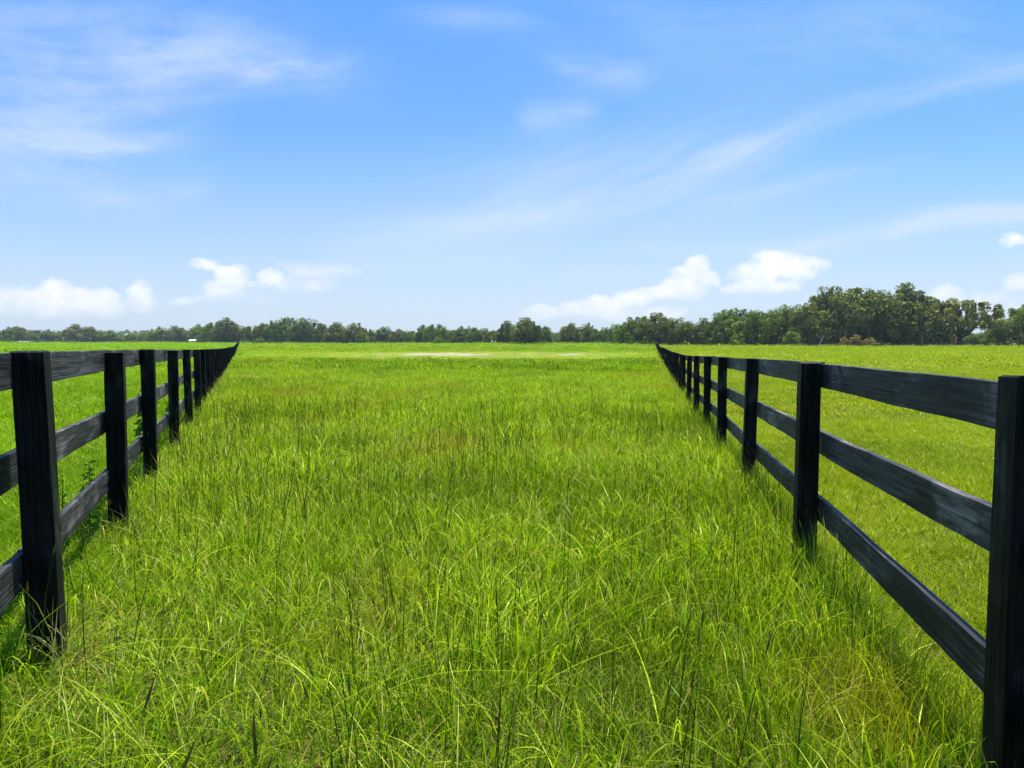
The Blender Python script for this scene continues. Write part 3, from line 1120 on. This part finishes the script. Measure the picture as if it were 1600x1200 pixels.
def make_oak(seed, W, H, nclump, low=.14, gap=0.0, mat=None, mossy=.5, horns=3):
    """a broad live oak W wide and H high; returns crown and trunk meshes"""
    rng = np.random.default_rng(seed)
    cen = []
    lobes = [(rng.uniform(-.25, .25) * W, rng.uniform(-.25, .25) * W, rng.uniform(.74, 1.0)) for _ in range(5)]
    tries = 0
    while len(cen) < nclump and tries < 20000:
        tries += 1
        th, u = rng.uniform(0, 2 * np.pi), math.sqrt(rng.uniform(0, 1))
        x, y = math.cos(th) * u * W / 2 * .9, math.sin(th) * u * W / 2 * .9
        zt = 0
        for (lx, ly, lh) in lobes:
            r2 = ((x - lx) ** 2 + (y - ly) ** 2) / (W * .36) ** 2
            zt = max(zt, lh * math.sqrt(max(0, 1 - r2 * .9)))
        if zt < .3:
            continue
        top = H * .93 * zt
        bot = H * (low + .10 * (1 - u))
        if top < bot + .6:
            continue
        z = top - (top - bot) * rng.uniform(0, 1) ** (1.7 if rng.uniform() < .6 else .7)
        c = np.array([x, y, z])
        md = .42 * H / 6.5 * (1 + gap)
        if cen and min(np.linalg.norm(c - k) for k in cen) < md:
            continue
        cen.append(c)
    for k in range(horns):                               # clumps that stick out of the outline
        x, y = rng.uniform(-.25, .25) * W, rng.uniform(-.25, .25) * W
        cen.append(np.array([x, y, H * rng.uniform(.88, .97)]))
        cen.append(np.array([x + rng.normal(0, .8), y, H * rng.uniform(.78, .86)]))
    cen = np.array(cen)
    rad = (.45 + 1.15 * rng.uniform(0, 1, len(cen)) ** 1.5) * H / 10 * (1 - gap * .28)
    if horns:
        rad[-2 * horns:] *= .75
    V_, f, tone = leaf_cloud(rng, cen, rad, 170, .46 * H / 13, hang=1.1)
    # trunk and limbs
    Vt, Qt = [], []

    def add(path, radii, sides=7):
        v, q = tube(path, radii, sides)
        o_ = len(Vt)
        Vt.extend(v)
        Qt.extend([tuple(i + o_ for i in x) for x in q])
    fz = H * .17
    tr = H * .045
    add([(0, 0, -.4), (0, 0, .3), (rng.normal(0, .15), 0, fz * .6), (rng.normal(0, .2), rng.normal(0, .2), fz * 1.15)], [tr * 1.5, tr * 1.1, tr * .95, tr * .7], 9)
    pick = rng.permutation(len(cen))[:26]
    for k, i in enumerate(pick):
        e = cen[i]
        st = np.array([rng.normal(0, tr * .3), rng.normal(0, tr * .3), fz * rng.uniform(.7, 1.1)])
        mid = st * .5 + e * .5 + np.array([0, 0, (-.08 if e[2] > H * .6 else .12) * H * rng.uniform(.3, 1)])
        q1 = st * .75 + mid * .25 + rng.normal(0, .15, 3)
        q3 = mid * .5 + e * .5 + rng.normal(0, .25, 3)
        r0 = tr * (.55 if k < 8 else .3)
        add([st, q1, mid, q3, e], [r0, r0 * .85, r0 * .62, r0 * .4, r0 * .15], 6)
    trunk = np_mesh('trunk', Vt, [np.array(Qt)], [M_bark], None, True)
    # moss: ragged strands under the clumps
    nm = int(len(cen) * 9 * mossy)
    i = rng.integers(0, len(cen), nm)
    ang = rng.uniform(0, 2 * np.pi, nm)
    base_ = cen[i] + np.stack([np.cos(ang), np.sin(ang), -np.full(nm, .35)], -1) * rad[i][:, None] * rng.uniform(.4, 1.0, nm)[:, None]
    ln = rng.uniform(.5, 1.7, nm) * H / 14
    w = rng.uniform(.08, .2, nm)
    fa = rng.uniform(0, np.pi, nm)
    o_ = np.stack([np.cos(fa), np.sin(fa), 0 * fa], -1) * w[:, None]
    dn = np.stack([rng.normal(0, .05, nm), rng.normal(0, .05, nm), -ln], -1)
    Vm = np.stack([base_ - o_, base_ + o_, base_ + o_ * .8 + dn * .6, base_ + dn, base_ - o_ * .7 + dn * .55], 1).reshape(-1, 3)
    nq = len(f)
    crown = np_mesh('crown', np.concatenate([V_, Vm]), [f, np.arange(nm * 5).reshape(-1, 5) + len(V_)], [mat or M_oak, M_moss],
                    {'hue': ('FLOAT', 'POINT', np.concatenate([tone, np.repeat(rng.uniform(0, 1, nm), 5)]))}, mat_idx=[0] * nq + [1] * nm)
    return crown, trunk


OAKS = {
    'a': (make_oak(101, 17, 13, 120, low=.07, horns=0), 17, 13),
    'b': (make_oak(102, 15, 13, 110, low=.07, mat=M_oakbrown, mossy=.9, horns=0), 15, 13),
    'c': (make_oak(103, 20, 13, 145, low=.06, horns=0), 20, 13),
    'd': (make_oak(104, 13, 13, 95, low=.08, horns=1), 13, 13),
    'e': (make_oak(105, 16, 14, 125, low=.06, mat=M_oakbrown, mossy=1.2, horns=2), 16, 14),
    'f': (make_oak(106, 18, 13, 120, low=.08, horns=0), 18, 13),
    'g': (make_oak(107, 20, 14, 62, low=.34, gap=.8, mat=M_oakbrown, mossy=2.2, horns=0), 20, 14),
    'h': (make_oak(108, 17, 15, 115, low=.06, mat=M_oakbrown, mossy=1.5, horns=2), 17, 15),
}

rt = np.random.default_rng(5)
HAZE = 0.00012
m, o = new_mat('haze_air')
pv = S.nt.nodes.new('ShaderNodeVolumePrincipled')
pv.inputs['Density'].default_value = HAZE
pv.inputs['Color'].default_value = (0.74, 0.86, 1.0, 1)
pv.inputs['Anisotropy'].default_value = 0.3
S.nt.links.new(pv.outputs[0], o.inputs['Volume'])
hv = [(x, y, z) for z in (-2.2, 34) for (x, y) in ((-2650, -460), (2650, -460), (2650, 2700), (-2650, 2700))]
hz = link_obj('haze', np_mesh('haze', hv, [np.array([(3, 2, 1, 0), (4, 5, 6, 7), (0, 1, 5, 4), (1, 2, 6, 5), (2, 3, 7, 6), (3, 0, 4, 7)])], [m]))
tag(hz, 'thin bluish summer air over the fields', kind='stuff')
GRP_L = 'hazy oaks of the far left tree line'
GRP_M = 'oaks of the middle tree line'
GRP_R = 'large mossy oaks on the right'
# x, top (photo pixels), half width, distance, kind, group, label
TREES = [
    (-48, 506, 26, 590, 'a', GRP_L, 'tall hazy oak just outside the left edge of the photo'), (-18, 512, 22, 600, 'f', GRP_L, 'low hazy oak just outside the left edge, nearer to it'),
    (6, 518, 18, 600, 'd', GRP_L, 'low hazy oak cut by the left edge of the photo'),
    (26, 508, 20, 585, 'c', GRP_L, 'dark domed oak above the nearest left fence post, leftmost tall crown'),
    (44, 511, 15, 575, 'b', GRP_L, 'olive rounded oak leaning on the dark dome at far left'),
    (72, 515, 13, 590, 'd', GRP_L, 'small pointed oak in the dip right of the leftmost domes'),
    (97, 518, 15, 600, 'a', GRP_L, 'low flat oak just left of the tall lumpy oak in the far left line'),
    (127, 508, 22, 580, 'e', GRP_L, 'tallest lumpy oak of the hazy line seen over the second left rail'),
    (152, 516, 12, 590, 'b', GRP_L, 'small brownish oak at the right foot of the tall lumpy hazy oak'),
    (174, 518, 15, 585, 'd', GRP_L, 'twin-topped low oak above the second left fence post'),
    (196, 522, 15, 620, 'f', GRP_L, 'lowest hazy oak where the far left line dips deepest'),
    (215, 520, 15, 610, 'a', GRP_L, 'low hazy oak rising rightward out of the dip'),
    (235, 516, 15, 600, 'f', GRP_L, 'sloping hazy oak left of the two dark blue-green crowns'),
    (252, 511, 15, 560, 'd', GRP_L, 'dark blue-green oak with two knobs above the third left post'),
    (278, 510, 15, 560, 'e', GRP_L, 'dark oak with a knobbed top left of the white-roofed shed'),
    (296, 512, 14, 570, 'f', GRP_L, 'rounded hazy oak right behind the white-roofed shed'),
    (313, 507, 17, 540, 'a', GRP_L, 'taller blue-green oak right of the white-roofed shed'),
    (336, 501, 17, 435, 'c', GRP_M, 'broad oak left of the end of the left fence'),
    (354, 498, 15, 425, 'e', GRP_M, 'high-topped mossy oak over the far end of the left fence'),
    (374, 503, 14, 430, 'b', GRP_M, 'olive oak right above the vanishing left fence'),
    (394, 505, 10, 420, 'g', GRP_M, 'thin-crowned oak with sky showing through, behind the round yellow-green bush'),
    (413, 504, 15, 415, 'b', GRP_M, 'mossy brown-green oak just right of the thin-crowned oak'),
    (430, 502, 15, 410, 'd', GRP_M, 'rounded oak at the left shoulder of the high dome'),
    (455, 493, 23, 400, 'c', GRP_M, 'highest domed oak of the left-centre line'),
    (486, 498, 17, 395, 'a', GRP_M, 'large round oak at the right shoulder of the high dome'),
    (508, 507, 11, 405, 'b', GRP_M, 'short oak in the notch right of the high dome'),
    (527, 505, 18, 380, 'e', GRP_M, 'dark-skirted brown-green oak with foliage to the ground'),
    (558, 506, 18, 375, 'h', GRP_M, 'flat-topped mossy oak right of the dark-skirted oak'),
    (582, 515, 11, 420, 'd', GRP_M, 'small dark oak right of the flat-topped mossy oak'),
    (599, 511, 13, 410, 'a', GRP_M, 'rounded dark oak left of the pale house glimpsed under the trees'),
    (622, 513, 12, 405, 'b', GRP_M, 'brown-grey oak standing over the pale house'),
    (641, 513, 13, 400, 'f', GRP_M, 'small dome right of the pale house'),
    (664, 508, 15, 390, 'd', GRP_M, 'left half of the big clump before the sky gap'),
    (680, 504, 20, 385, 'c', GRP_M, 'big round green oak left of the red-roofed house'),
    (698, 511, 10, 395, 'f', GRP_M, 'small oak at the right edge of the big clump, beside the sky gap'),
    (722, 510, 15, 375, 'a', GRP_M, 'green oak rising behind the narrow bright sapling'),
    (748, 507, 18, 370, 'f', GRP_M, 'dense dark green oak right of the red-roofed house'),
    (772, 513, 9, 360, 'g', GRP_M, 'thin oak with sky through it, between two dense crowns'),
    (793, 503, 16, 300, 'e', GRP_M, 'dark oak overlapping the left side of the nearest centre oak'),
    (822, 498, 23, 262, 'e', GRP_M, 'nearest centre oak, broad and dark with its trunk in the open field'),
    (846, 509, 10, 290, 'b', GRP_M, 'small brown oak at the right edge of the nearest centre oak'),
    (868, 522, 12, 520, 'f', GRP_M, 'low hazy far oak in the gap under the white cloud'),
    (892, 504, 18, 330, 'b', GRP_M, 'round brownish oak right of the low gap'),
    (916, 505, 13, 335, 'd', GRP_M, 'dark green twin-topped oak right of the round brownish oak'),
    (936, 510, 12, 330, 'f', GRP_M, 'green oak in the row left of the forked pale trunk'),
    (950, 512, 9, 320, 'a', GRP_M, 'small oak with a light house wall behind it'),
    (968, 507, 16, 270, 'a', GRP_M, 'lower left shoulder of the big oak mass before the right fence end'),
    (998, 491, 25, 242, 'c', GRP_R, 'big domed oak left of the far end of the right fence'),
    (1026, 491, 15, 235, 'h', GRP_R, 'pointed oak directly above the far end of the right fence'),
    (1050, 498, 17, 238, 'a', GRP_R, 'round oak just right of the far end of the right fence'),
    (1080, 501, 17, 240, 'b', GRP_R, 'low-topped brownish oak with a clear dark trunk, in the saddle'),
    (1104, 499, 15, 236, 'e', GRP_R, 'dark spreading oak closing the right end of the saddle'),
    (1128, 486, 16, 232, 'd', GRP_R, 'ragged oak at the left edge of the broad green dome'),
    (1155, 478, 22, 226, 'c', GRP_R, 'left part of the broad green dome, with a bright bush below'),
    (1187, 475, 26, 222, 'f', GRP_R, 'centre and highest part of the broad green dome'),
    (1222, 479, 22, 224, 'a', GRP_R, 'right part of the broad green dome'),
    (1245, 487, 12, 226, 'h', GRP_R, 'small mossy oak in the notch right of the broad green dome'),
    (1275, 466, 22, 207, 'h', GRP_R, 'left slope of the tallest mossy group, over the pale leaning dead trunk'),
    (1305, 452, 24, 203, 'e', GRP_R, 'high mossy oak over the dark trunk beside the brown brush'),
    (1332, 455, 20, 208, 'h', GRP_R, 'middle crown of the tallest mossy group'),
    (1358, 449, 24, 204, 'b', GRP_R, 'tall mossy oak above the reddish brown brush'),
    (1402, 448, 25, 201, 'e', GRP_R, 'tallest dark oak with a crooked topmost clump, right end of the mossy group'),
    (1440, 468, 18, 204, 'h', GRP_R, 'shorter mossy oak left of the open airy oak'),
    (1499, 455, 42, 197, 'g', GRP_R, 'open airy oak with bare limbs and sky holes'),
    (1558, 507, 17, 240, 'b', GRP_R, 'low bushy oak in the gap before the right edge'),
    (1522, 516, 16, 250, 'f', GRP_R, 'dim low oak seen beneath the airy crown'),
    (1476, 515, 15, 255, 'a', GRP_R, 'dim low oak under the left limbs of the airy oak'),
    (1602, 468, 30, 195, 'f', GRP_R, 'green oak cut by the right edge of the photo'),
    (1650, 462, 34, 200, 'a', GRP_R, 'green oak just outside the right edge of the photo'), (1710, 470, 30, 205, 'c', GRP_R, 'broad oak furthest outside the right edge of the photo'),
]


def place_thing(parts, loc, scale, rz, name, label, cat, group=None):
    r = empty(name, loc, rz)
    r.scale = scale
    tag(r, label, cat, group)
    for nm, me in parts:
        link_obj(nm, me, r)
    return r


# where the land lifts the base lines, each tree stands on the ground sheet
for (px, ptop, hw, Y, kind, grp, lab) in TREES:
    (crown, trunk), W0, H0 = OAKS[kind]
    X = (px - CX) / F * Y
    gz = float(ground_z(X, Y))
    top = CAM_Z + (HOR - ptop) / F * Y
    H = (top - gz) * 1.07
    W = 2 * hw / F * Y * 1.22
    ws = max(W / W0, (1.0 if grp == GRP_R else .9) * H / H0)
    place_thing([('crown', crown), ('trunk', trunk)], (X, Y, gz), (ws, ws, H / H0), rt.uniform(0, 6.28), 'oak_tree', lab, 'tree', grp)


# ------------------------------------------------------------------ the far wood closing the gaps
def far_wood():
    rng = np.random.default_rng(31)
    cen, rad = [], []
    for x0, x1, y0, y1, h, n in ((-900, -270, 690, 760, 14, 900), (-270, 60, 560, 640, 10, 560), (0, 420, 430, 520, 8, 800), (130, 420, 300, 340, 5, 300), (-420, -150, 600, 640, 10, 200)):
        x = rng.uniform(x0, x1, n)
        y = rng.uniform(y0, y1, n)
        hh = h * (.6 + .5 * vnoise(x * .03, y * .03, 3, 3))
        z = hh * rng.uniform(.1, 1, n) ** .6
        cen.append(np.stack([x, y, ground_z(x, y) + z - .5], -1))
        rad.append(rng.uniform(1.4, 3.2, n))
    cen, rad = np.concatenate(cen), np.concatenate(rad)
    V_, f, tone = leaf_cloud(rng, cen, rad, 36, 1.5)
    o_ = link_obj('far_wood', np_mesh('far_wood', V_, [f], [M_oak], {'hue': ('FLOAT', 'POINT', tone)}))
    tag(o_, 'low dark wood closing the gaps behind the tree lines', kind='stuff')


far_wood()


# ------------------------------------------------------------------ bushes, saplings, weeds, brush
def bush_mesh(seed, W, H, n, per, size, mat, lowz=.1, shape='round'):
    rng = np.random.default_rng(seed)
    cen = []
    for k in range(n):
        th, u = rng.uniform(0, 6.283), math.sqrt(rng.uniform())
        if shape == 'round':
            zt = H * math.sqrt(max(0.05, 1 - u * u * .85))
            z = H * lowz + (zt - H * lowz) * rng.uniform(.1, .92)
        else:
            z = H * rng.uniform(lowz, .95)
            u *= (1 - (z / H)) * .9 + .15
        cen.append((math.cos(th) * u * W / 2, math.sin(th) * u * W / 2, z))
    cen = np.array(cen)
    rad = rng.uniform(.10, .2, n) * min(W, H) * 1.15
    V_, f, tone = leaf_cloud(rng, cen, rad, per, size)
    fol = np_mesh('foliage', V_, [f], [mat], {'hue': ('FLOAT', 'POINT', tone)})
    Vt, Qt = [], []
    for k in range(min(n, 9)):
        e = cen[k]
        v, q = tube([(rng.normal(0, .03) * W, rng.normal(0, .03) * W, -.15), tuple(e * .5 + np.array([0, 0, .05 * H])), tuple(e)], [.02 * H, .014 * H, .005 * H], 5)
        o_ = len(Vt)
        Vt += v
        Qt += [tuple(i + o_ for i in x) for x in q]
    stem = np_mesh('stem', Vt, [np.array(Qt)], [M_bark], None, True)
    return fol, stem


def bush(px, hw, ptop, Y, seed, mat, name, label, cat, n=30, per=60, size=None, shape='round', group=None, x=None):
    X = (px - CX) / F * Y if x is None else x
    gz = float(ground_z(X, Y))
    H = CAM_Z + (HOR - ptop) / F * Y - gz
    W = 2 * hw / F * Y
    fol, stem = bush_mesh(seed, W, H, n, per, size or max(.09 * H, .03), mat, .06, shape)
    return place_thing([('foliage', fol), ('stem', stem)], (X, Y, gz), (1, 1, 1), 0, name, label, cat, group)


bush(406, 8.5, 525, 330, 201, M_lime, 'bush', 'round yellow-green bush in front of the left-centre oaks', 'bush')
bush(685, 8, 524, 350, 202, M_lime, 'bush', 'pale green rounded bush below the big round oak', 'bush')
bush(725, 4.5, 522, 330, 203, M_lime, 'sapling', 'narrow bright green sapling beside the red-roofed house', 'tree', shape='cone')
bush(566, 9, 518, 360, 204, M_lime, 'bush', 'light green bush with a dark stem under the flat-topped mossy oak', 'bush')
bush(855, 7, 528, 300, 205, M_lime, 'bush', 'low bright green bush in the gap right of the nearest centre oak', 'bush')
bush(1152, 9, 518, 214, 206, M_lime, 'bush', 'bright green bush under the left part of the broad green dome', 'bush')
bush(1238, 12, 512, 200, 207, M_lime, 'bush', 'olive bush at the foot of the notch right of the broad dome', 'bush')
bush(1316, 7, 526, 190, 208, M_brown, 'brush_pile', 'tan brush left of the dark trunk', 'brush', n=24)
bush(1334, 10, 521, 189, 209, M_brown, 'brush_pile', 'reddish dead brush right of the dark trunk, tallest of the brown heaps', 'brush', n=34)
bush(1358, 13, 527, 188, 210, M_brown, 'brush_pile', 'low wide yellow-brown brush heap under the tall mossy oak', 'brush', n=40)
bush(1490, 11, 521, 205, 211, M_brown, 'bush', 'brownish bush under the airy oak', 'bush')
bush(1383, 9, 533, 190, 212, M_lime, 'bush', 'low green growth at the right foot of the brown brush', 'bush')
bush(186, 3.2, 539.5, 150, 213, M_weed, 'weed_clump', 'dark weed clump alone in the left field above the second rail', 'weed', n=14, per=40)
bush(10, 4.5, 543, 95, 214, M_weed, 'weed_clump', 'flat weed clump at the left edge of the left field', 'weed', n=14, per=40)
bush(37, 4.5, 543.5, 92, 215, M_weed, 'weed_clump', 'flat weed clump above the nearest left fence post', 'weed', n=14, per=40)
bush(77, 1.8, 538.5, 190, 216, M_weed, 'weed_clump', 'small far weed clump in the left field', 'weed', n=12, per=30)


# leafy weeds behind the left fence
def weed_plant(x, y, h, seed, label):
    rng = np.random.default_rng(seed)
    gz = float(ground_z(x, y))
    root = empty('weed_plant', (x, y, gz))
    tag(root, label, 'weed', 'leafy weeds behind the left fence')
    V_, Q_ = tube([(0, 0, -.05), (.01, .01, h * .5), (.03, 0, h)], [.006, .005, .002], 5)
    link_obj('stem', np_mesh('stem', V_, [np.array(Q_)], [M_weed], {'hue': ('FLOAT', 'POINT', np.full(len(V_), .2))}), root)
    Vs, f, hue = [], [], []
    n = int(58 * h / .7)
    for k in range(n):
        z = h * (.12 + .88 * k / n)
        a = k * 2.4 + rng.normal(0, .2)
        L = (.05 + .10 * (1 - z / h)) * rng.uniform(.8, 1.2) * (h / .7)
        d = Vector((math.cos(a), math.sin(a), .25))
        s = Vector((-math.sin(a), math.cos(a), rng.normal(0, .5))) * L * .24
        d.z += rng.normal(0, .35)
        L *= rng.uniform(.6, 1.3)
        p = Vector((.02 * z / h, 0, z))
        i = len(Vs)
        Vs += [p, p + d * L * .5 - s, p + d * L - Vector((0, 0, L * .35)), p + d * L * .5 + s]
        f.append((i, i + 1, i + 2, i + 3))
        hue += [rng.uniform()] * 4
    link_obj('leaves', np_mesh('leaves', [tuple(v) for v in Vs], [np.array(f)], [M_weed], {'hue': ('FLOAT', 'POINT', hue)}), root)


for x, y, h, sd, lab in (
    (-5.35, 9.9, 1.02, 1, 'tall leafy weed between the second and third left posts'),
    (-3.15, 5.0, .62, 2, 'broad leafy weed in the first gap of the left fence'),
    (-3.55, 5.3, .50, 3, 'short leafy weed at the left of the first gap in the left fence'),
    (-6.15, 12.2, .70, 4, 'leafy weed seen between the third and fourth left posts')):
    weed_plant(x, y, h, sd, lab)

# pale leaning dead trunk on the right
X, Y = (1281 - CX) / F * 196, 196
root = empty('dead_tree', (X, Y, float(ground_z(X, Y))))
tag(root, 'pale bleached dead trunk leaning right below the mossy group', 'dead tree')
v, q = tube([(-.5, 0, -.2), (0, 0, 1.0), (.55, 0, 2.4), (.85, 0, 3.2)], [.28, .24, .2, .12], 8)
link_obj('trunk', np_mesh('trunk', v, [np.array(q)], [M_deadwood], None, True), root)
v, q = tube([(.35, 0, 1.9), (.1, .1, 2.5), (.1, .1, 2.9)], [.09, .07, .03], 6)
link_obj('limb', np_mesh('limb', v, [np.array(q)], [M_deadwood], None, True), root)


# ------------------------------------------------------------------ far fences
def far_fence(x0, y0, x1, y1, step, label, seed, hgt=1.35):
    rng = np.random.default_rng(seed)
    gz = float(ground_z(x0, y0))
    root = empty('far_fence', (x0, y0, gz))
    tag(root, label, 'fence')
    n = int(math.hypot(x1 - x0, y1 - y0) / step)
    pm = post_mesh(.15, hgt, rng, 'post')
    far_p, Pp = [], []
    for i in range(n + 1):
        t = i / n
        x, y = x0 + (x1 - x0) * t, y0 + (y1 - y0) * t
        p = Vector((x - x0, y - y0, float(ground_z(x, y)) - gz))
        Pp.append(p)
        mx = Matrix.Translation(p) @ Matrix.Rotation(-math.pi / 2, 4, 'Y')
        o_ = link_obj('post', pm, root)
        o_.matrix_local = mx
    for k in range(3):
        V_, Q_ = [], []
        for i, p in enumerate(Pp):
            z = hgt - .08 - k * .45
            for (dy_, dz_) in ((-.10, -.08), (-.10, .08), (-.14, .08), (-.14, -.08)):
                V_.append((p.x, p.y + dy_, p.z + z + dz_))
        for i in range(len(Pp) - 1):
            for j in range(4):
                a, b_ = i * 4 + j, i * 4 + (j + 1) % 4
                Q_.append((a, b_, b_ + 4, a + 4))
        link_obj('rail', np_mesh('rail', V_, [np.array(Q_)], [M_board]), root)


far_fence(70, 186, 160, 178, 2.9, 'low black fence crossing the far end of the mown paddock on the right', 1)
far_fence(-470, 500, -196, 480, 3.6, 'thin dark fence across the far end of the left field', 2)
far_fence(-150, 352, 60, 340, 3.2, 'faint dark fence at the foot of the middle tree line', 3)


# ------------------------------------------------------------------ buildings glimpsed under the trees
def box(x0, x1, y0, y1, z0, z1):
    V_ = [(x, y, z) for z in (z0, z1) for y in (y0, y1) for x in (x0, x1)]
    return V_, [(0, 1, 3, 2)[::-1], (4, 5, 7, 6), (0, 1, 5, 4), (2, 3, 7, 6)[::-1], (0, 2, 6, 4)[::-1], (1, 3, 7, 5)]


def gable(x0, x1, y0, y1, z0, z1, t=.15):
    ym = (y0 + y1) / 2
    V_ = [(x, y, z) for x in (x0, x1) for (y, z) in ((y0, z0), (ym, z1), (y1, z0), (y1, z0 + t), (ym, z1 + t), (y0, z0 + t))]
    Q_ = [(i, (i + 1) % 6, (i + 1) % 6 + 6, i + 6) for i in range(6)]
    return V_, Q_, [(5, 4, 1, 0), (4, 3, 2, 1), (6, 7, 10, 11), (7, 8, 9, 10)]


def house(px, Y, W, D, wall_h, ridge_h, wallm, roofm, name, label, cat, win=3):
    X = (px - CX) / F * Y
    root = empty(name, (X, Y, float(ground_z(X, Y))))
    tag(root, label, cat)
    v, q = box(-W / 2, W / 2, 0, D, -.2, wall_h)
    link_obj('wall', np_mesh('wall', v, [np.array(q)], [wallm]), root)
    v, q, q2 = gable(-W / 2 - .5, W / 2 + .5, -.6, D + .6, wall_h + .004, ridge_h)
    link_obj('roof', np_mesh('roof', v, [np.array(q), np.array(q2)], [roofm]), root)
    v, q = box(-.5, .5, -.06, -.003, 0, 2.05)
    o_ = link_obj('door', np_mesh('door', v, [np.array(q)], [M_dark]), root)
    o_.location = (W * .08, 0, 0)
    v, q = box(-.6, .6, -.05, -.003, .95, 2.05)
    wm = np_mesh('window', v, [np.array(q)], [M_dark])
    for k in range(win):
        w = link_obj('window', wm, root)
        w.location = (-W * .38 + k * W * .76 / max(win - 1, 1) + .01, 0, 0)


house(712, 405, 15, 9, 2.7, 5.0, M_brick, M_redroof, 'house', 'low reddish house with brown roof under the trees at the sky gap', 'house')
house(632, 430, 17, 9, 2.9, 5.0, M_pale, M_greyroof, 'house', 'pale house glimpsed between trunks left of the big round oak', 'house', 4)
house(950, 345, 12, 8, 2.8, 5.0, M_pale, M_greyroof, 'house', 'pale grey house behind the forked trunk in the centre-right trees', 'house')
house(301, 500, 4.2, 4, 1.5, 2.7, M_pale, M_white, 'shed', 'small white-roofed shed before the far left tree line', 'shed', 2)
house(36, 560, 8, 4, .8, 1.4, M_white, M_white, 'shed', 'long low white shed form standing in for low white things at the foot of the leftmost oaks', 'shed', 2)  # shed form stands in for low white things of unclear kind
house(1392, 225, 8, 5, 2.2, 3.6, M_pale, M_redroof, 'shed', 'pale reddish shed deep under the tallest mossy oaks', 'shed', 2)
